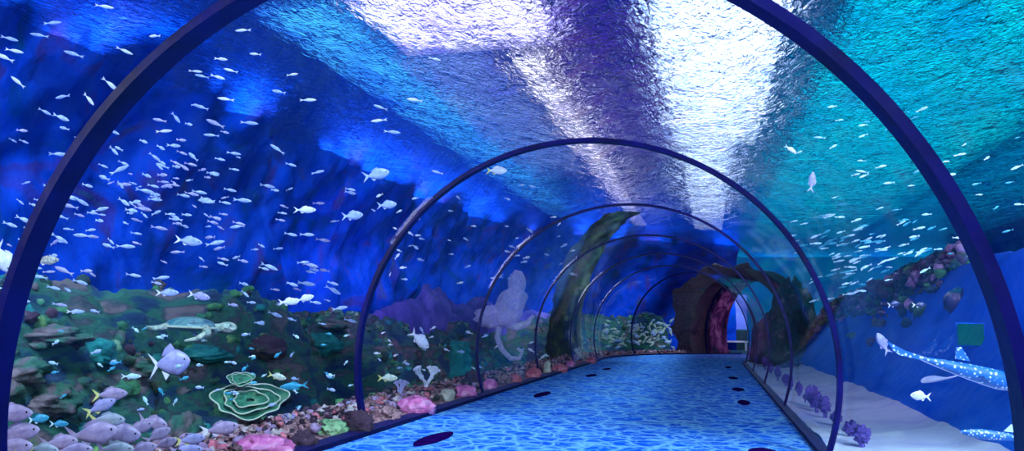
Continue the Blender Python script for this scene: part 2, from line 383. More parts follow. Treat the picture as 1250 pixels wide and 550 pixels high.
# ---------------------------------------------------------------- fish: nose at +x, length 1
def prof(t, H, peak=.38):
    # t 0 nose .. 1 tail root
    a = (t/peak)**.55 if t < peak else 1-((t-peak)/(1-peak))**1.6*.86
    return H*.5*max(a, .03)
def body(H, W=.42, n=16, seg=12, peak=.38):
    def f(a, t):
        x = .5-.80*t; h = prof(t, H, peak); an = 2*pi*a
        return Vector((x, h*W*cos(an), h*sin(an)))
    V, Fs = grid(seg, n, f, close_u=True)
    return V, Fs+[tuple(range(seg)), tuple((n-1)*seg+k for k in range(seg))[::-1]]
def fin(pts, th=.012):
    n = len(pts); V = [(x, -th/2, z) for x, z in pts]+[(x, th/2, z) for x, z in pts]
    return V, [tuple(range(n))[::-1], tuple(range(n, 2*n))]+[(i, (i+1) % n, (i+1) % n+n, i+n) for i in range(n)]
def tailfin(H, fork=.5):
    return fin([(-.27, H*.08), (-.40, H*.35), (-.5, H*.52), (-.5+.16*fork, 0), (-.5, -H*.52), (-.40, -H*.35), (-.27, -H*.08)], .014)
def dorsal(H, k=.3):
    return fin([(.18, H*.42), (.06, H*(.5+k)), (-.08, H*(.42+k*.7)), (-.18, H*.3)])
def anal(H, k=.25):
    return fin([(-.02, -H*.42), (-.12, -H*(.42+k)), (-.2, -H*.25)])
def small_fish(H=.3):
    return join(body(H, .45, 8, 8), tailfin(H*.85), dorsal(H, .04))
def mesh_only(name, m, material):
    me = bpy.data.meshes.new(name); me.from_pydata([tuple(v) for v in m[0]], [], m[1]); me.polygons.foreach_set('use_smooth', [True]*len(me.polygons)); me.materials.append(MA[material]); return me

def inside(p):
    if p.y < Y0: u, z = p.x, p.z
    else:
        r = math.hypot(RC-p.x, p.y-Y0); u, z = RC-r, p.z
    return (u/(EA+.05))**2+((z-EZ)/(EB+.05))**2 < 1
def glass_d(px, py):
    r = ray(px, py); d = 1.
    while inside(CAM+r*d) and d < 60: d += .1
    return d
def orient(head, pitch=0., jit=0.):
    """quaternion: the nose points along the picture direction 'head' degrees (0 right, 90 up), swung a little in depth"""
    h = R(head); sw = jit
    d = (rt*cos(h)+Vector((0, 0, 1))*sin(h)).normalized(); d = (d+Vector((-rt.y, rt.x, 0))*math.tan(sw)).normalized()
    y = Vector((0, 0, 1)).cross(d)
    if y.length < .2: y = -Vector((-rt.y, rt.x, 0))
    y.normalize(); z = d.cross(y)
    return Matrix((d, y, z)).transposed().to_quaternion()

used_meshes = {}
def school(n, name, label, group, mname, mats, H, place):
    base = None; ms = [mesh_only('%s_mesh' % name, small_fish(H), m) for m in mats]
    for i in range(n):
        p, size, q = place(i)
        if base is None:
            o = bpy.data.objects.new(name, ms[0]); base = o
        else:
            o = base.copy(); o.data = random.choice(ms)
        o.name = name
        o.location = p; o.rotation_mode = 'QUATERNION'; o.rotation_quaternion = q; o.scale = (size,)*3
        o['label'] = label; o['category'] = 'fish'; o['group'] = group
        col.objects.link(o)
def clearz(px, py, d, margin=.12):
    """keep a swimmer above the ground: shorten the distance until it clears"""
    while d > 2:
        p = at(px, py, d)
        s = p.y if p.y < Y0 else Y0+RC*atan2(p.y-Y0, RC-p.x)
        u = (-p.x if p.y < Y0 else math.hypot(RC-p.x, p.y-Y0)-RC)-EA
        if u < .2 or u > 6: return d
        if p.z > zleft(s, u)+margin: return d
        d -= .1
    return d

clumps = [(60, 300, 50, 45), (190, 235, 35, 30), (230, 240, 45, 35), (120, 265, 60, 40), (290, 260, 50, 45), (90, 235, 60, 30), (250, 320, 80, 40), (330, 330, 70, 45), (200, 180, 60, 35), (390, 330, 40, 40)]
def pl_left(i):
    while 1:
        if i % 5 == 4: px, py = random.uniform(5, 430), random.uniform(120, 395)
        else:
            c = random.choice(clumps); px, py = random.gauss(c[0], c[2]), random.gauss(c[1], c[3])
        if 2 < px < 430 and 110 < py < 395 and not (px > 300 and py < 200): break
    g = glass_d(px, py); d = min(g*random.uniform(1.12, 1.6), g+5); d = clearz(px, py, d)
    L = random.choice([10, 13, 15, 17, 20])*random.uniform(.8, 1.1)
    hd = random.gauss(-12, 14)+(0 if random.random() < .75 else 180)
    if py < 200: hd -= 8
    return at(px, py, d), L*d/F, orient(hd, 0, random.uniform(-.6, .6))
school(225, 'silver_fish', 'tiny silver-blue fish of the dense school drifting in open blue water behind the left glass', 'silver fish schooling behind the left glass', 'silver', ['silver', 'silver', 'lilac2'], .24, pl_left)
def pl_top(i):
    spots = [(128, 8), (189, 44), (150, 62), (92, 66), (64, 28), (50, 43), (18, 62), (20, 100), (136, 103), (78, 118), (108, 121), (297, 37), (238, 87), (245, 93), (268, 72), (282, 86), (264, 94), (275, 121), (305, 150), (313, 66), (357, 91), (341, 112), (374, 122), (463, 147), (479, 161), (466, 131), (285, 187), (260, 165), (200, 160), (340, 182), (388, 210), (5, 70), (10, 47), (533, 210), (530, 72), (508, 122)]
    px, py = spots[i % len(spots)]
    px += random.uniform(-2, 2); g = glass_d(px, py); d = g*random.uniform(1.1, 1.3)
    r = ray(px, py); d = min(d, (WZ-.3-CAM.z)/r.z)
    return at(px, py, d), random.uniform(15, 22)*d/F, orient(random.gauss(-12, 12)+180*(i % 2), 0, random.uniform(-.4, .4))
school(36, 'slender_fish', 'slender white fish high up, just beneath the rippled surface over the left glass', 'slender fish high over the left glass', 'white', ['white', 'silver'], .2, pl_top)
def pl_right(i):
    while 1:
        if i % 3: px, py = random.gauss(1050, 60), random.gauss(310, 34)
        else: px, py = random.uniform(960, 1245), random.uniform(120, 330)
        lim = 400-(px-930)*.3 if px < 1190 else 318
        if 965 < px < 1248 and 90 < py < lim-8: break
    g = glass_d(px, py); d = g*random.uniform(1.15, 1.7); r = ray(px, py)
    if r.z > 0: d = min(d, (WZ-.3-CAM.z)/r.z)
    return at(px, py, d), random.uniform(8, 15)*d/F, orient(random.gauss(14, 10)+180*(i % 2), 0, random.uniform(-.4, .4))
school(150, 'teal_glint_fish', 'small pale teal fish of the loose school above the blue bank behind the right glass', 'teal fish behind the right glass', 't', ['silverteal', 'silverteal', 'tealfish'], .2, pl_right)
def pl_bend(i):
    while 1:
        px, py = random.uniform(736, 826), random.gauss(408, 11)
        if 390 < py < 424: break
    g = glass_d(px, py); d = g+random.uniform(.4, 1.3)
    d = clearz(px, py, d, .1)
    return at(px, py, max(d, g+.25)), random.uniform(5, 9)*d/F, orient(random.gauss(0, 35)+180*(i % 2), 0, random.uniform(-.4, .4))
school(110, 'speckled_fish', 'small pale yellow-green fish crowding low behind the glass of the far bend', 'yellow-green fish at the bend', 's', ['speck', 'speck', 'silver'], .4, pl_bend)
def pl_mid(i):
    while 1:
        px, py = random.uniform(450, 700), random.uniform(225, 465)
        if (py < 345 or (py > 400 and py < 478-(px-450)*.18)): break
    g = glass_d(px, py); d = g*random.uniform(1.05, 1.25); d = clearz(px, py, d)
    return at(px, py, d), random.uniform(5, 10)*d/F, orient(random.gauss(0, 25)+180*(i % 2), 0, random.uniform(-.4, .4))
school(80, 'pale_fish', 'tiny pale fish scattered behind the left glass between the second and fourth ribs', 'pale fish between the second and fourth ribs', 'p', ['white', 'silver'], .35, pl_mid)
def pl_reef(i):
    px, py = random.uniform(60, 430), random.uniform(398, 500)
    g = glass_d(px, py); d = g*random.uniform(1.05, 1.3); d = clearz(px, py, d)
    return at(px, py, d), random.uniform(6, 12)*d/F, orient(random.gauss(0, 25)+180*(i % 2), 0, random.uniform(-.4, .4))
school(60, 'reef_fish', 'tiny light blue fish hovering in front of the dark reef on the left', 'tiny fish in front of the left reef', 'r', ['silverteal', 'silver', 'tealfish'], .38, pl_reef)

# ---- single fish with parts
def big_fish(px, py, Lpx, head, H, mb, mt, label, d=None, group=None, k=.12, fork=.8, swing=0., name='fish', mf=None):
    g = glass_d(px, py)
    if d is None: d = g*1.12
    d = clearz(px, py, max(d, g+.15), .05)
    p = at(px, py, d); L = Lpx*d/F
    e = empty(name, p); e.rotation_mode = 'QUATERNION'; e.rotation_quaternion = orient(head, 0, swing); e.scale = (L,)*3
    tag(e, label, 'fish', group)
    mesh('body', *body(H, .4), mb, parent=e); mesh('tail_fin', *tailfin(H*.95, fork), mt, False, e)
    mesh('dorsal_fin', *dorsal(H, k), mf or mb, False, e); mesh('anal_fin', *anal(H, k*.8), mf or mt, False, e)
    for sy in (-1, 1):
        h = prof(.16, H)
        mesh('eye', *xf(ball(8, 6, r=(.022, .012, .022)), Matrix.Translation((.5-.8*.14, sy*h*.36, h*.25))), 'eye', parent=e)
        pf = xf(fin([(0, 0), (-.12, .03), (-.14, -.05), (-.02, -.05)], .01), Matrix.Translation((.2, sy*prof(.35, H)*.4, -H*.08)) @ Matrix.Rotation(sy*.35, 4, 'Z'))
        mesh('pectoral_fin', *pf, mf or mt, False, e)
    return e
PG = 'pinkish grey fish crowding low in the left corner'
pile = [(134, 481, 38, 4, .36, 'lilac', 'yellow', 'pinkish grey fish with a pale tail, topmost over the crowd at lower left'),
 (122, 496, 36, 24, .34, 'lilac2', 'yellow', 'pale lilac fish with a yellow tail, tilted nose up above the crowd'),
 (130, 512, 40, 0, .36, 'greyg', 'yellow', 'grey-green fish with a bright yellow tail swimming level above the crowd'),
 (10, 504, 50, 0, .36, 'lilac', 'lilac', 'large pinkish grey fish half cut off by the nearest rib at left'),
 (20, 528, 48, 8, .38, 'lilac', 'lilac', 'pinkish fish in the lower left corner, just above another'),
 (10, 546, 50, 4, .38, 'lilac', 'yellow', 'pinkish fish lowest in the left corner, touching the picture edge'),
 (112, 529, 56, 8, .42, 'lilac', 'lilac', 'big domed pinkish fish, left one of two overlapping in the crowd'),
 (143, 528, 52, -6, .42, 'lilac', 'greyg', 'big domed pinkish fish, right one of two overlapping in the crowd'),
 (186, 515, 34, -12, .42, 'lilac', 'lilac', 'pinkish fish with a raised fin at the top right of the crowd'),
 (168, 523, 36, 20, .34, 'lilac', 'lilac', 'slim pinkish fish angled upward beneath the fish with raised fin'),
 (192, 531, 32, 28, .40, 'lilac', 'lilac', 'short pinkish fish angled up at the right end of the crowd'),
 (200, 541, 30, 18, .38, 'lilac', 'lilac', 'pinkish fish under the short upward angled one at the crowd end'),
 (72, 540, 40, 6, .40, 'lilac', 'lilac', 'pinkish fish with knobbly back low between corner and domed pair'),
 (52, 548, 34, -5, .36, 'greyg', 'yellow', 'greenish fish with yellow tail squeezed low beside the corner fish'),
 (88, 550, 44, 5, .36, 'lilac', 'lilac', 'pinkish fish cut by the bottom edge left of the grey one'),
 (140, 548, 42, 0, .38, 'greyg', 'lilac', 'grey-blue fish at the bottom edge beneath the domed pair'),
 (172, 548, 36, 12, .38, 'lilac', 'lilac', 'pinkish fish at the bottom edge right of the grey-blue one'),
 (232, 536, 34, 8, .34, 'lilac2', 'yellow', 'lilac fish alone just right of the crowd'),
 (268, 523, 44, 10, .34, 'lilac', 'whitefin', 'brownish pink fish with pale pointed end left of the pink coral'),
 (226, 549, 40, 2, .34, 'lilac2', 'lilac', 'pale lilac fish at the bottom edge right of the crowd'),
 (262, 545, 30, 10, .34, 'greyg', 'yellow', 'grey fish with yellowish tail at the bottom edge beside pink coral')]
for q in pile: big_fish(*q, d=glass_d(q[0], q[1])*1.06+random.uniform(0, .3), group=PG)
for q in [
 (207, 443, 46, 8, .62, 'lilac2', 'whitefin', 'pale lilac deep-bodied fish with trailing fins in front of the reef', None, None, .26, 1.),
 (459, 213, 33, 12, .42, 'silver', 'silver', 'silver fish swimming up to the right, high outside the second rib'),
 (430, 263, 26, 5, .42, 'silver', 'silver', 'silver fish just left of the second rib in open blue water'),
 (472, 250, 24, 5, .42, 'silver', 'silver', 'silver fish right beside the second rib where it curves over'),
 (372, 256, 27, 0, .30, 'white', 'white', 'slim white fish swimming level above the school'),
 (230, 294, 32, -8, .32, 'silver', 'white', 'largest silver fish in the middle of the left school'),
 (204, 357, 26, 0, .30, 'silver', 'white', 'pale fish swimming level just above the turtle'),
 (243, 361, 26, -12, .34, 'lilac2', 'white', 'pale fish with raised tail just above and right of the turtle'),
 (352, 368, 24, 5, .36, 'white', 'white', 'white fish, left one of a pair above the reef crest'),
 (372, 364, 22, 15, .36, 'white', 'white', 'white fish, right one of a pair above the reef crest'),
 (512, 414, 30, -42, .44, 'white', 'white', 'white fish diving nose down, fins raised, beyond the second rib'),
 (473, 461, 24, 0, .36, 'speck', 'yellow', 'yellow-green fish low beyond the second rib'),
 (338, 459, 22, -14, .34, 'speck', 'yellow', 'yellowish fish over the dark water of the reef'),
 (359, 471, 34, 186, .26, 'tealfish', 'tealfish', 'long teal fish swimming over the dark water left of the second rib'),
 (606, 208, 26, 0, .40, 'white', 'yellow', 'white fish just under the top left of the second rib'),
 (3, 314, 34, 300, .50, 'white', 'whitefin', 'large white fish half behind the nearest rib at the left edge'),
 (56, 318, 28, 4, .32, 'cream', 'white', 'cream fish just right of the nearest rib on the left'),
 (92, 380, 20, 0, .22, 'silver', 'white', 'very slim pale fish low near the left rib'),
 (160, 459, 22, 0, .26, 'silverteal', 'silverteal', 'thin pale teal fish left of the deep-bodied lilac fish'),
 (47, 511, 22, 8, .40, 'tealfish', 'silverteal', 'small blue fish over the crowd near the left corner'),
 (72, 517, 20, 0, .34, 'tealfish', 'silverteal', 'small blue-green fish beside the small blue one near the corner'),
 (1078, 419, 26, 118, .40, 'lilac2', 'lilac2', 'pale mauve fish swimming steeply upward against the blue bank'),
 (1124, 483, 22, 175, .44, 'whitefin', 'white', 'pale oval fish below the spotted shark'),
 (1091, 371, 14, 10, .45, 'navyf', 'white', 'small dark fish with white fin, left one against the blue bank'),
 (1122, 372, 16, 0, .36, 'navyf', 'white', 'small dark fish against the blue bank, between its twin and dark stone'),
 (991, 222, 24, 80, .34, 'lilac2', 'lilac2', 'violet fish hanging upright in the teal water high on the right'),
 (965, 182, 16, -35, .3, 'white', 'white', 'white fish pointing down right in the teal water above the violet fish'),
]: big_fish(*q)

# shark over the bank on the right
def loc_frame(px, py, d, head, L, swing=0.):
    e = empty('tmp', at(px, py, d)); e.rotation_mode = 'QUATERNION'; e.rotation_quaternion = orient(head, 0, swing); e.scale = (L,)*3; return e
d = glass_d(1160, 452)*1.12; e = loc_frame(1172, 450, d, -15, 150*d/F, .1); e.name = 'spotted_shark'
tag(e, 'long blue shark with pale spots and white belly line gliding over the right bank', 'shark')
mesh('body', *body(.13, .8, 24, 14, .25), 'shark', parent=e)
mesh('tail_fin', *fin([(-.26, .012), (-.42, .02), (-.56, .05), (-.5, .0), (-.45, -.02), (-.27, -.012)]), 'shark', False, e)
mesh('dorsal_fin', *fin([(.06, .07), (-.02, .15), (-.06, .14), (-.05, .06)]), 'shark', False, e)
for sy in (-1, 1):
    pts = [(.24, 0), (.14, sy*.12), (.09, sy*.13), (.12, sy*.02)]
    V = [(x, y, -.03) for x, y in pts]+[(x, y, -.018) for x, y in pts]
    mesh('pectoral_fin', V, [(0, 1, 2, 3), (7, 6, 5, 4)]+[(i, (i+1) % 4, (i+1) % 4+4, i+4) for i in range(4)], 'shark', False, e)
mesh('belly_stripe', *tube([(.47-.9*t, 0, -prof(min(1, max(0, (.5-(.47-.9*t))/.8)), .13, .25)*1.0) for t in [k/20 for k in range(20)]], .004), 'whitefin', parent=e)
d = glass_d(1225, 532)*1.08; e = loc_frame(1232, 533, d, 174, 100*d/F); e.name = 'slim_shark'
tag(e, 'slim blue shark with a pale edge low at right, cut by the nearest rib', 'shark')
mesh('body', *body(.10, .7, 20, 12, .25), 'shark', parent=e)
mesh('tail_fin', *fin([(-.26, .02), (-.5, .10), (-.46, .01), (-.48, -.05), (-.27, -.02)]), 'whitefin', False, e)
mesh('dorsal_fin', *fin([(.06, .05), (-.02, .13), (-.05, .05)]), 'silverteal', False, e)
# small ray
d = glass_d(1140, 463)*1.1; e = loc_frame(1141, 464, d, 190, 30*d/F); e.name = 'small_ray'
tag(e, 'small mauve ray with spread wings under the spotted shark', 'ray')
def rayf(a, b):
    an = 2*pi*a; rr = b; x = .45*cos(an)*rr; y = .55*sin(an)*rr*(1-.3*cos(an))
    return Vector((x, y, .10*(1-b*b)+.16*abs(y)))
Vt = grid(20, 6, rayf, close_u=True); Vb = grid(20, 6, lambda a, b: rayf(a, b)-Vector((0, 0, .14*(1-b*b)+.01)), True, close_u=True)
mesh('body', *join(Vt, Vb), 'lilac2', parent=e)
mesh('tail', *tube([(-.4, 0, 0), (-.7, .03, .02), (-1., .0, .05)], lambda t: .03*(1-t)+.006, 6), 'lilac2', parent=e)

# turtle
gd = glass_d(235, 398); d = gd*1.25; e = loc_frame(235, 399, d, -3, 92*d/F, .25); e.name = 'sea_turtle'
tag(e, 'green sea turtle with pale flippers swimming over the reef crest', 'turtle')
def carap(a, b):
    th = pi*b; k = sin(th)
    return Vector((-.02+.30*cos(th)*-1, .24*k*cos(2*pi*a), .125*k*sin(2*pi*a)*(1 if sin(2*pi*a) > 0 else .45)))
mesh('shell', *grid(24, 16, carap, close_u=True), 'shell', parent=e)
mesh('shell_rim', *tube([(-.02+.31*cos(t), .25*sin(t), 0) for t in [2*pi*k/36 for k in range(37)]], .013), 'rim', parent=e)
mesh('head', *xf(ball(14, 10, lambda q: 1+.12*q.x, (.11, .065, .065)), Matrix.Translation((.39, 0, .02))), 'skin', parent=e)
mesh('neck', *tube([(.22, 0, 0), (.34, 0, .015)], .05), 'skin', parent=e)
for sy in (-1, 1):
    mesh('eye', *xf(ball(8, 6, r=(.012, .008, .012)), Matrix.Translation((.44, sy*.052, .04))), 'eye', parent=e)
    def flip_(P, wd, th=.02):
        def rr(t): return wd*(sin(pi*min(1, .15+.85*t))**.6+.12)
        V, Fs = tube(P, rr, 10)
        c = Vector(P[0]); return V, Fs
    mesh('front_flipper', *tube([(.18, sy*.18, -.01), (.22, sy*.30, -.05), (.12, sy*.42, -.12), (0., sy*.50, -.15)], lambda t: .055*(1-t*.75), 8), 'skin', parent=e)
    mesh('rear_flipper', *tube([(-.26, sy*.12, 0), (-.38, sy*.2, -.03), (-.47, sy*.24, -.02)], lambda t: .045*(1-t*.6), 8), 'skin', parent=e)

# jellyfish-like drifting creature between third and fourth ribs
d = glass_d(625, 390)*1.03; e = loc_frame(625, 390, d, 0, d/F*10); e.name = 'jellyfish'
tag(e, 'translucent pinkish jellyfish with curling arms drifting beyond the third rib', 'jellyfish')
mesh('bell', *xf(ball(18, 12, lambda q: 1+.12*fbm(q*2), (1.1, 1, 1.7)), Matrix.Translation((.6, 0, 4.3))), 'jelly', parent=e)
mesh('body', *xf(ball(20, 14, lambda q: 1+.25*fbm(q*1.5), (1.8, 1.1, 2.4)), Matrix.Translation((-.1, 0, 1.6)) @ Matrix.Rotation(.5, 4, 'Y')), 'jelly', parent=e)
mesh('frill', *xf(ball(20, 14, lambda q: 1+.35*fbm(q*2.5), (2.6, .8, 1.3)), Matrix.Translation((-1.9, .3, .3))), 'jelly', parent=e)
mesh('arm', *tube([(-.5, 0, -.4), (.6, 0, -.9), (1.9, 0, -.4), (2.6, 0, .5)], lambda t: .7*(1-.7*t)), 'jelly', parent=e)
mesh('arm', *tube([(-1.5, 0, -.8), (-1.8, 0, -2.2), (-1.2, 0, -3.6), (-.2, 0, -4.6), (.9, 0, -4.6), (1.2, 0, -3.8), (.6, 0, -3.4)], lambda t: .38*(1-.5*t)), 'jelly', parent=e)

# ---------------------------------------------------------------- corals and stones
def lump(name, px, py, wpx, hpx, m, label, cat='coral', seed=None, group=None, amp=.22, zb=.02, right=False, freq=2.):
    """a lump whose foot stands on the bed under the pixel's lower edge"""
    p = on_z(px, py+hpx*.45, zb); d = (p-CAM).length; wd = wpx*d/F/2; h = hpx*d/F*.62
    seed = seed or px*.37
    return mesh(name, *rocky((wd, wd*.8, h), seed, amp, freq, 36, 22), m, label=label, cat=cat, group=group, loc=p+Vector((0, 0, h*.45)))
lump('pink_coral', 507, 494, 46, 22, 'pink', 'broad pink coral mound beyond the foot of the second rib')
lump('pink_coral', 322, 543, 66, 22, 'pink', 'long bright pink coral at the bottom edge, beside the brownish fish')
lump('pink_coral', 568, 477, 28, 16, 'pink', 'pink coral mound just before the foot of the third rib')
lump('pink_coral', 598, 469, 18, 13, 'pink', 'small round pink coral just past the foot of the third rib')
lump('rose_coral', 628, 462, 18, 12, 'rose', 'rose coral between the third and fourth ribs')
lump('rose_coral', 651, 455, 18, 14, 'rose', 'reddish coral right before the foot of the fourth rib')
lump('rose_coral', 683, 449, 20, 10, 'rose', 'flat rose coral just past the foot of the fourth rib')
lump('pink_coral', 697, 444, 10, 9, 'pink', 'tiny pink coral at the foot of the fifth rib')
lump('rose_coral', 722, 439, 12, 8, 'rose', 'tiny rose coral under the rocky pillar')
lump('green_coral', 404, 521, 42, 18, 'lime', 'pale green domed coral left of the second rib foot')
lump('cream_coral', 545, 482, 20, 16, 'cream', 'cream coral between two pink mounds beyond the second rib')
lump('cream_coral', 668, 448, 9, 16, 'cream', 'small upright cream coral next to the fourth rib')
lump('brown_stone', 437, 516, 34, 26, 'brown', 'reddish brown stone at the foot of the second rib', 'stone', amp=.4)
lump('brown_stone', 470, 505, 34, 18, 'rubble', 'pinkish brown stone right of the second rib foot', 'stone', amp=.4)
lump('brown_stone', 578, 464, 26, 22, 'brown', 'cream-streaked brown stone behind the third rib foot', 'stone', amp=.45)
lump('brown_stone', 614, 463, 18, 14, 'rubble', 'small brown stone between pink and rose corals', 'stone', amp=.4)
lump('brown_stone', 370, 536, 30, 20, 'brown', 'yellowish brown stone beside the long bright pink coral', 'stone', amp=.4)
lump('pale_stone', 352, 529, 22, 14, 'lilac2', 'pale bluish stone behind the long bright pink coral', 'stone', amp=.35)
lump('flat_stone', 345, 519, 74, 15, 'stone', 'flat mossy stone behind the long bright pink coral', 'stone', amp=.25, zb=-.1)
lump('green_coral', 225, 524, 44, 32, 'stone', 'green mossy lump right of the fish crowd', 'coral', amp=.35, zb=-.2)
# ruffled plate corals: stacked wavy leaves
def plate(px, py, wpx, hpx, label, d=None, turns=3):
    d = d or glass_d(px, py)*1.2; p = at(px, py, d); W_ = wpx*d/F/2; H_ = hpx*d/F/2
    e = empty('plate_coral', p); tag(e, label, 'coral')
    e.rotation_euler = (R(62), 0, math.atan2(-(p-CAM).x, (p-CAM).y)+R(0))
    for k in range(turns):
        sc = 1-.27*k
        def lf(a, b, off=0):
            an = 2*pi*a; rr = (.25+.75*b)*sc*(1+.10*sin(3*an+k)+.06*sin(7*an+2*k))
            return Vector((W_*rr*cos(an), H_*1.0*rr*sin(an), W_*(.10*k+.22*b*b*sc+.05*b*sin(5*an+k))-off))
        V, Fs = join(grid(48, 8, lf, close_u=True), grid(48, 8, lambda a, b: lf(a, b, .02), True, close_u=True))
        mesh('leaf', V, Fs, 'olive', parent=e)
        mesh('leaf_rim', *tube([lf(i/60, 1) for i in range(61)], .006*W_/.3+.001, 6), 'rim', parent=e)
    mesh('stalk', *tube([(0, 0, .1*W_), (0, -.05, -.6*W_)], lambda t: .2*W_*(1+t)), 'stone', parent=e)
plate(305, 491, 78, 40, 'large ruffled green plate coral with pale rims in the dark hollow')
plate(294, 463, 28, 16, 'small round green plate coral above the large ruffled one', turns=2)
# branching white coral
def branching(px, py, hpx, m, label, seed):
    rnd = random.Random(seed); p = on_z(px, py, 0.02); d = (p-CAM).length; H_ = hpx*d/F
    parts = [tube([(0, 0, -.03), (0, 0, H_*.35)], H_*.07, 6)]
    def br(o, dr, L, r, lev):
        q = o+dr*L; mid = o+dr*L*.5+Vector((rnd.uniform(-.1, .1), rnd.uniform(-.1, .1), .05))*L
        parts.append(tube([o, mid, q], lambda t: r*(1-.4*t), 6)); parts.append(xf(ball(8, 6, r=(r*1.2,)*3), Matrix.Translation(q)))
        if lev:
            for _ in range(3):
                nd = (dr+Vector((rnd.uniform(-.9, .9), rnd.uniform(-.6, .6), rnd.uniform(.0, .5)))).normalized(); br(q, nd, L*.65, r*.75, lev-1)
    for _ in range(4):
        br(Vector((0, 0, H_*.3)), Vector((rnd.uniform(-.9, .9), rnd.uniform(-.5, .5), .8)).normalized(), H_*.35, H_*.06, 2)
    mesh('branching_coral', *join(*parts), m, label=label, cat='coral', loc=p)
branching(520, 481, 34, 'white', 'white branching coral rising behind the broad pink mound', 3)
branching(488, 489, 24, 'lilac2', 'small grey-lilac branching coral left of the broad pink mound', 5)
branching(709, 440, 16, 'cream', 'tiny cream branching coral in front of the rocky pillar', 8)
branching(352, 524, 18, 'lilac2', 'small lilac branching coral over the pale bluish stone', 9)
# teal overgrown rock
def column(name, base, top, r, m, label, cat='rock', seed=1, amp=.3, n=40):
    def f(a, b):
        c = base.lerp(top, b); an = 2*pi*a; v = Vector((cos(an), sin(an), b*(top-base).length/r*.5))
        k = r*(1+amp*fbm(v*1.3+Vector((seed, 0, 0)), 4))*(1+.35*(1-b)**3)
        return c+Vector((cos(an)*k, sin(an)*k, 0))
    V, Fs = grid(36, n, f, close_u=True); N_ = len(V)
    return mesh(name, V, Fs+[tuple(N_-36+i for i in range(36)), tuple(range(36))[::-1]], m, label=label, cat=cat)
b_ = on_z(576, 466, 0); column('teal_rock', b_+Vector((-.45, .5, -.2)), b_+Vector((-.55, .9, .8)), .2, 'tealrock', 'teal algae-covered rock stack rising behind the third rib foot', seed=3, amp=.7)
def pillar(a, b):
    A, B, C_ = Vector((-3.75, 27.0, -.5)), Vector((-3.9, 27.6, 3.9)), Vector((-1.7, 28.6, 5.35))
    c = A*(1-b)**2+B*2*b*(1-b)+C_*b*b; an = 2*pi*a
    k = .5*(1+.5*fbm(Vector((cos(an), sin(an), b*5))*1.3+Vector((8, 0, 0)), 5))*(1+.35*(1-b)**3)
    return c+Vector((cos(an)*k, sin(an)*k, 0))
V, Fs = grid(36, 60, pillar, close_u=True); N_ = len(V)
mesh('rock_pillar', V, Fs+[tuple(N_-36+i for i in range(36)), tuple(range(36))[::-1]], 'darkstone', label='dark mossy rock pillar leaning over the glass just before the bend', cat='rock pillar')

# boulders along the left reef
bl = [(28, 452, 60, 26, 'grey-green boulder beside the nearest rib on the left reef'), (118, 430, 42, 30, 'green mossy boulder on the reef above the fish crowd'),
 (165, 450, 44, 20, 'brown boulder on the reef left of the lilac deep-bodied fish'), (248, 432, 60, 20, 'green boulder on the reef just under the turtle'),
 (320, 425, 60, 26, 'brownish boulder on the reef crest right of the turtle'), (392, 420, 50, 24, 'bright green boulder on the reef left of the second rib'),
 (402, 396, 46, 14, 'pale rounded boulder topping the reef left of the second rib'), (60, 490, 70, 36, 'dark green boulder behind the fish crowd'),
 (60, 410, 90, 20, 'long flat grey boulder topping the reef near the nearest rib')]
for k, (px, py, wpx, hpx, lb) in enumerate(bl):
    g = glass_d(px, py); r = ray(px, py); dd = g+.5
    while dd < 30:
        p = CAM+r*dd; u = -p.x-EA
        if u > 6 or p.z < zleft(p.y, u): break
        dd += .05
    wd = wpx*dd/F/2; h = hpx*dd/F/2
    mesh('boulder', *rocky((wd, wd*.7, h), k*2.3+1, .35, 1.6, 40, 26), ['stone', 'tealrock', 'stone', 'tealrock', 'brown', 'tealrock', 'stone', 'stone', 'stone'][k], label=lb, cat='boulder', loc=p)

# violet soft corals along the right glass
vb = [(916, 447, 7, 10), (925, 455, 8, 11), (934, 463, 8, 12), (941, 470, 8, 10), (950, 478, 8, 13), (960, 486, 10, 12), (966, 492, 6, 16), (976, 497, 9, 14), (992, 512, 15, 22), (998, 530, 14, 18), (1008, 538, 14, 20), (1022, 545, 14, 14), (1040, 549, 18, 16), (1053, 552, 20, 20), (984, 524, 6, 6)]
lbv = ['violet soft coral farthest along the right glass', 'violet soft coral second from the far end along the right glass', 'violet soft coral third from the far end along the right glass', 'low violet soft coral before the third rib on the right', 'violet soft coral touching the third rib foot on the right', 'violet soft coral just past the third rib on the right', 'thin upright violet soft coral on the right sand', 'rounded violet soft coral left of the largest one', 'largest violet soft coral, a round bush on pale sand', 'violet soft coral in front of the largest one', 'violet soft coral left beside the second rib foot', 'violet soft coral behind the second rib foot on the right', 'dark violet soft coral right of the second rib', 'dark violet soft coral at the bottom edge, rightmost of the row', 'tiny dark pebble-like soft coral on the sand by the curb']
for k, (px, py, wpx, hpx) in enumerate(vb):
    p = on_z(px, py, .06)
    if p.x < EA+.2:
        p = on_x(px, py, EA+.28); p.z = .06
    dd = (p-CAM).length; wd = wpx*dd/F/2*.8; h = hpx*dd/F*.95
    e = empty('soft_coral', p); tag(e, lbv[k], 'coral', 'violet soft corals along the right glass')
    mesh('stalk', *tube([(0, 0, -.08), (0, 0, h*.5)], lambda t: wd*.35), 'violet', parent=e)
    mesh('crown', *xf(rocky((wd, wd, h*.45), k+.5, .5, 3., 28, 18), Matrix.Translation((0, 0, h*.6))), 'violet', parent=e)

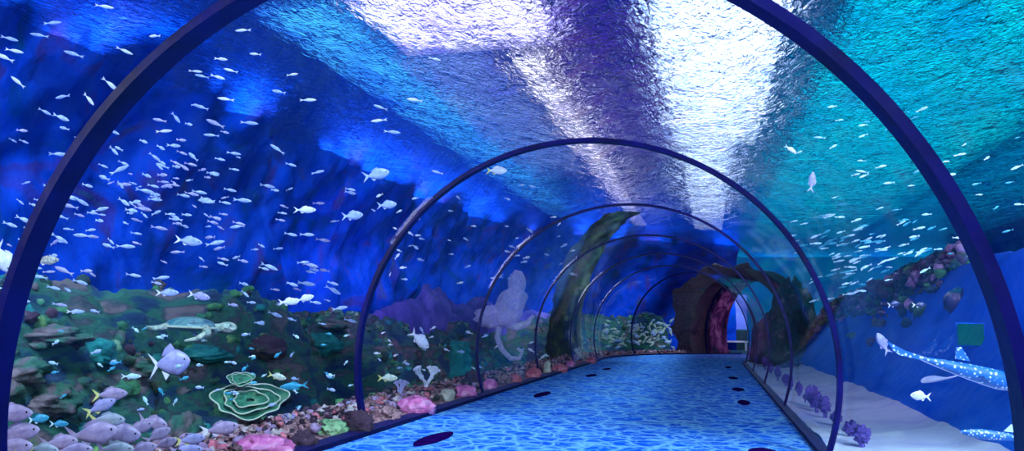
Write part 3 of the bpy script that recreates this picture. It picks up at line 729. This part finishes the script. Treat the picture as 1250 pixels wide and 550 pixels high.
# rocks crowning the blue bank
cr = [(s_, u_) for s_, u_ in ((16, 2.9), (18.3, 2.95), (20.5, 2.8))]
lbc = ['violet-brown rock nearest on the crest of the blue bank', 'middle one of three rocks along the crest of the blue bank', 'ragged pinkish rock farthest along the crest of the blue bank']
for k, (s_, u_) in enumerate(cr):
    p = path(s_, EA+u_, zright(s_, u_)+.0)
    mesh('crest_rock', *rocky((.4, .75, .32), k*1.9+3, .5, 1.8, 36, 24), 'crest', label=lbc[k], cat='rock', group='rocks along the crest of the blue bank', loc=p)
p = at(1168, 368, 1); r = ray(1168, 368); dd = glass_d(1168, 368)
while dd < 40 and (CAM+r*dd).z > zright((CAM+r*dd).y, (CAM+r*dd).x-EA): dd += .05
mesh('dark_stone', *rocky((.17, .14, .2), 4, .15, 1.5), 'navyf', label='dark oval stone on the face of the blue bank', cat='stone', loc=CAM+r*dd)
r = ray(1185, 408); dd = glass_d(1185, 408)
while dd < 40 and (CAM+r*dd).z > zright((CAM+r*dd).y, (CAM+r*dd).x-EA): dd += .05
e = empty('green_glow_panel', CAM+r*(dd-.5)); e.rotation_mode = 'QUATERNION'; e.rotation_quaternion = (-ray(1185, 408)).to_track_quat('Z', 'Y'); tag(e, 'square green panel standing in for a reflected glow by the blue bank above the spotted shark', 'glow panel')  # added panel imitating a green reflection, turned to face the camera
def boxm(hx, hy, hz, o=(0, 0, 0)):
    V = [(o[0]+a*hx, o[1]+b*hy, o[2]+c*hz) for a in (-1, 1) for b in (-1, 1) for c in (-1, 1)]
    return V, [(0, 1, 3, 2), (4, 6, 7, 5), (0, 4, 5, 1), (2, 3, 7, 6), (0, 2, 6, 4), (1, 5, 7, 3)]
mesh('lens', *boxm(.14, .13, .02), emit('green_reflection_glow', (.0, .5, .45), .22, (.0, .25, .6), 2.5), False, e)  # emissive face stands in for the reflected green light
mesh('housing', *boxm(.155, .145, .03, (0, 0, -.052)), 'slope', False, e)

# lens-shaped dark prints on the carpet
for px, py, L_, W_, lb in [(530, 535, 1.1, .26, 'large dark oval mark on the blue carpet near the left curb'), (662, 481, 1.1, .22, 'dark oval mark on the carpet beside the fourth rib'),
    (722, 458, 1.0, .24, 'small dark oval mark on the carpet near the fifth rib'), (741, 450, 1., .2, 'farthest dark oval mark along the left curb'), (908, 491, .85, .2, 'dark oval mark on the right half of the carpet, nearest of its row'),
    (901, 475, .8, .24, 'dark oval mark second of the row on the right half'), (895, 461, .9, .22, 'dark oval mark third of the row on the right half'),
    (889, 448, 1., .2, 'farthest dark oval mark on the right half of the carpet'), (932, 552, .6, .3, 'dark oval mark cut by the bottom edge')]:
    p = on_z(px, py, 0.002); n_ = 28; V = []
    for zz in (0, .006):
        for k in range(n_):
            a = 2*pi*k/n_; V.append((W_/2*sin(a)*abs(sin(a))**.3, L_/2*cos(a), zz))
    mesh('floor_mark', V, [tuple(range(n_)), tuple(range(n_, 2*n_))[::-1]]+[(k, (k+1) % n_, (k+1) % n_+n_, k+n_) for k in range(n_)], 'mat', False, label=lb, cat='floor mark', group='dark oval marks on the carpet', loc=p)


# violet ridge behind the left reef, and the dark reef inside the bend
def ridge(a, b):
    s_ = 17.5+14.8*b; an = pi*a; q = path(s_, 0)
    k = (1+.35*fbm(Vector((cos(an), sin(an), s_*.5))*1.2, 5))*sin(pi*min(1, max(0, b)))**.45
    return path(s_, -(EA+5.2)+.6*cos(an)*k, .3+(1.5+.5*b)*sin(an)*k)
mesh('rock_ridge', *grid(28, 90, ridge), 'vridge', label='violet rounded rock ridge rising behind the reef between the second and fifth ribs', cat='rock ridge')
def inner(a, b):
    s_ = 23.5+11*b; an = pi*a; q = path(s_, 3.6); k = (1+.4*fbm(Vector((cos(an)*1.2, sin(an)*1.2, s_*.45)), 5))*sin(pi*min(.93, max(.02, b)))**.5
    h = 1.1+1.9*sm(.15, .6, b)
    return path(s_, EA+1.05+.85*cos(an)*k-.0, -.1+h*sin(an)*k)
mesh('reef_mound', *grid(40, 110, inner), 'darkcrest', label='dark speckled reef bank hugging the inside of the bend beyond the right glass', cat='reef')
# loose rubble and growth nobody could count
def scatter(name, n, fpos, mats, label, seed, smin, smax):
    rnd = random.Random(seed); V, Fs = [], []
    me = bpy.data.meshes.new(name); idx = []
    for k in range(n):
        p = fpos(rnd); r_ = rnd.uniform(smin, smax); nu, nv = 9, 6
        v, f = ball(nu, nv, lambda d: 1+.75*noise.noise(d*2.3+Vector((k*1.7, 0, 0))), (r_, r_*rnd.uniform(.6, 1.2), r_*rnd.uniform(.5, 1.1)))
        K = len(V); V += [q+p for q in v]; Fs += [tuple(a+K for a in q) for q in f]; idx += [rnd.randrange(len(mats))]*len(f)
    me.from_pydata([tuple(v) for v in V], [], Fs); me.polygons.foreach_set('use_smooth', [True]*len(Fs))
    for m_ in mats: me.materials.append(MA[m_])
    me.polygons.foreach_set('material_index', idx)
    o = bpy.data.objects.new(name, me); col.objects.link(o); tag(o, label, name.replace('_', ' '), None, 'stuff'); return o
def rub(rnd):
    s_ = 4+31*rnd.random()**1.3; u = .12+.85*rnd.random(); return path(s_, -(EA+u), .08+.05*rnd.random())
scatter('coral_rubble', 3200, rub, ['rubble', 'rubble', 'creamr', 'brown', 'lilacr', 'rubble', 'brown', 'rubble', 'rose', 'brown'], 'pinkish brown coral rubble strewn along the foot of the left glass', 4, .02, .06)
def gro(rnd):
    while 1:
        s_ = 1+33*rnd.random(); u = rnd.uniform(1.2, 5.6)
        z = zleft(s_, u)
        if fbm(Vector((s_*.6, u*.9, 2.)), 3) > -.05: return path(s_, -(EA+u), z)
scatter('reef_growth', 2800, gro, ['stone', 'algae', 'tealrock', 'algae', 'brown', 'darkstone', 'darkstone', 'stone', 'olive'], 'mossy growth covering the dark reef on the left', 5, .03, .13)
def gro2(rnd):
    s_ = 14+19*rnd.random(); u = 2.6+rnd.gauss(0, .22); return path(s_, EA+u, zright(s_, u)+rnd.uniform(-.02, .35))
scatter('crest_growth', 800, gro2, ['crest', 'lilacr', 'darkcrest', 'algae', 'crest'], 'ragged pinkish and green growth along the crest of the blue bank', 6, .04, .12)

# ---------------------------------------------------------------- rock portal and the room beyond
def portal(s, t, outer):
    tt = tA+(tB-tA)*t
    if not outer:
        k = .05
    else:
        x0, z0 = ell(tt, 1); k = (1.15+.55*fbm(Vector((x0, z0, s*.8))*1.1, 4)+.15*sin(tt*3))*(.06+.94*sm(.35, .6, t))*(1-.35*math.exp(-((t-.55)/.2)**2))
    x, z = ell(tt, k); return path(33.25+.95*s, x, min(z, WZ-.15))
V, Fs = shell(lambda s, t: portal(s, t, 0), lambda s, t: portal(s, t, 1), 14, 90)
mesh('rock_portal', V, Fs, 'brown', label='rugged brown rock portal around the far end of the glass tunnel', cat='rock portal')
MA['plum'] = rough_mat('plum_vault', [(.35, (.01, .002, .03)), (.5, (.14, .03, .13)), (.7, (.45, .22, .36))], 4, .7, .8, stretch=(1, 1, .4))
V, Fs = shell(lambda s, t: path(34.0+.7*s, *ell(tA+(tB-tA)*t, -.12)), lambda s, t: path(34.0+.7*s, *ell(tA+(tB-tA)*t, .2)), 6, 60)
mesh('trim_3', V, Fs, 'plum', kind='structure')
V, Fs = shell(lambda s, t: path(34.0+.7*s, *ell(tA+(tB-tA)*t, -.12)), lambda s, t: path(34.0+.7*s, *ell(tA+(tB-tA)*t, .2)), 6, 60)
V, Fs = shell(lambda s, t: path(33.95+.8*s, *ell(tA+(tB-tA)*t, .201)), lambda s, t: path(33.95+.8*s, *ell(tA+(tB-tA)*t, .3)), 6, 60)
mesh('trim_4', V, Fs, 'darkcrest', kind='structure')
MA['roomblue'] = rough_mat('periwinkle_wall', [(.3, (.12, .18, .75)), (.7, (.25, .35, .95))], .8, .8, 0)
MA['roomdark'] = rough_mat('dark_teal_wall', [(.3, (.005, .02, .04)), (.7, (.01, .05, .07))], .8, .6, 0)
P = path(36.2, 0); hd = (path(36.3, 0)-path(36.2, 0)).normalized()
def wallbox(name, c, hx, hy, hz, m, **k):
    o = mesh(name, *boxm(hx, hy, hz), m, False, **k); o.location = c; return o
wallbox('wall_end', (2.65, 44, 2.), .62, .1, .95, 'roomblue', kind='structure')
wallbox('wall_end.001', (2.65, 43.9, .45), .62, .2, .55, 'roomdark', kind='structure')
wallbox('floor.001', (2.95, 40.5, -.15), 1.5, 3.4, .1, 'roomdark', kind='structure')
e = empty('bench', (2.65, 43, -.05)); tag(e, 'low white bench far off in the room beyond the rock portal', 'bench')
mesh('seat', *boxm(.6, .25, .04, (0, 0, .45)), 'whitefin', False, e)
for sx in (-1, 1): mesh('leg', *boxm(.05, .2, .21, (sx*.5, 0, .2)), 'whitefin', False, e)

# ---------------------------------------------------------------- added fill lights, portal and end room lights
def light(kind, name, loc, target, power, color, size=1., **k):
    ld = bpy.data.lights.new(name, kind); ld.energy = power; ld.color = color
    if kind == 'AREA': ld.size = size
    elif kind == 'SPOT': ld.shadow_soft_size = size
    for a, b in k.items(): setattr(ld, a, b)
    o = bpy.data.objects.new(name, ld); col.objects.link(o); o.location = loc
    o.rotation_euler = (Vector(target)-Vector(loc)).to_track_quat('-Z', 'Y').to_euler(); return o
light('SUN', 'sun_fill', (0, 0, 20), (-.45, .55, 19.2), 52, (.62, .80, 1), angle=R(12))  # added sun as even fill, let in by the surface's transparent share
light('AREA', 'fill_left', (-8, 3, 5), (-7, 16, .5), 800, (.45, .65, 1), 2.5)  # added fill for the left tank, out of view, as is the next
light('AREA', 'fill_left_low', (-6, -3, 3.5), (-6, 10, .5), 300, (.7, .75, 1), 2.)
light('AREA', 'fill_right', (12, 9, 5), (5, 24, 1), 600, (.15, .6, 1), 2.5)  # added fill for the right side, out of view, as is the next
light('AREA', 'fill_right_low', (7, 1, 4.5), (3.6, 12, .0), 950, (.55, .72, 1), 1.5)
light('SPOT', 'violet_fill', (-4.2, 13, 4.6), (-9, 24, 1.2), 2500, (.55, .3, 1), .0, spot_size=R(60), spot_blend=1)  # added violet fill spot without size, so never seen itself
light('SPOT', 'violet_fill_far', (-4., 24, 4.6), (-5.5, 34, 1.8), 1500, (.55, .35, 1), .0, spot_size=R(60), spot_blend=1)  # unseen violet fill added farther along
light('SPOT', 'violet_fill_right', (4.5, 6, 4.8), (4.6, 15, .6), 800, (.6, .35, 1), .0, spot_size=R(55), spot_blend=1)  # unseen violet fill added over the right slope
light('AREA', 'portal_light', path(34.35, 0, 2.6), path(34.35, -1.5, 0), 22, (1, .45, .8), .6)
light('AREA', 'end_room_light', (2.95, 41.5, 3.), (2.95, 44, 1.6), 90, (.6, .7, 1), 1.)

# ---------------------------------------------------------------- world
w = bpy.data.worlds.new('world'); scn.world = w; w.use_nodes = True
bg = w.node_tree.nodes['Background']; bg.inputs[0].default_value = (.016, .06, .30, 1); bg.inputs[1].default_value = .5

scn.view_settings.view_transform = 'Standard'; scn.view_settings.look = 'None'
scn.view_settings.exposure = 0; scn.view_settings.gamma = 1; scn.view_settings.use_curve_mapping = False
scn.cycles.max_bounces = 8; scn.cycles.transparent_max_bounces = 24
scn.cycles.caustics_reflective = False; scn.cycles.caustics_refractive = False
scn.cycles.use_denoising = True
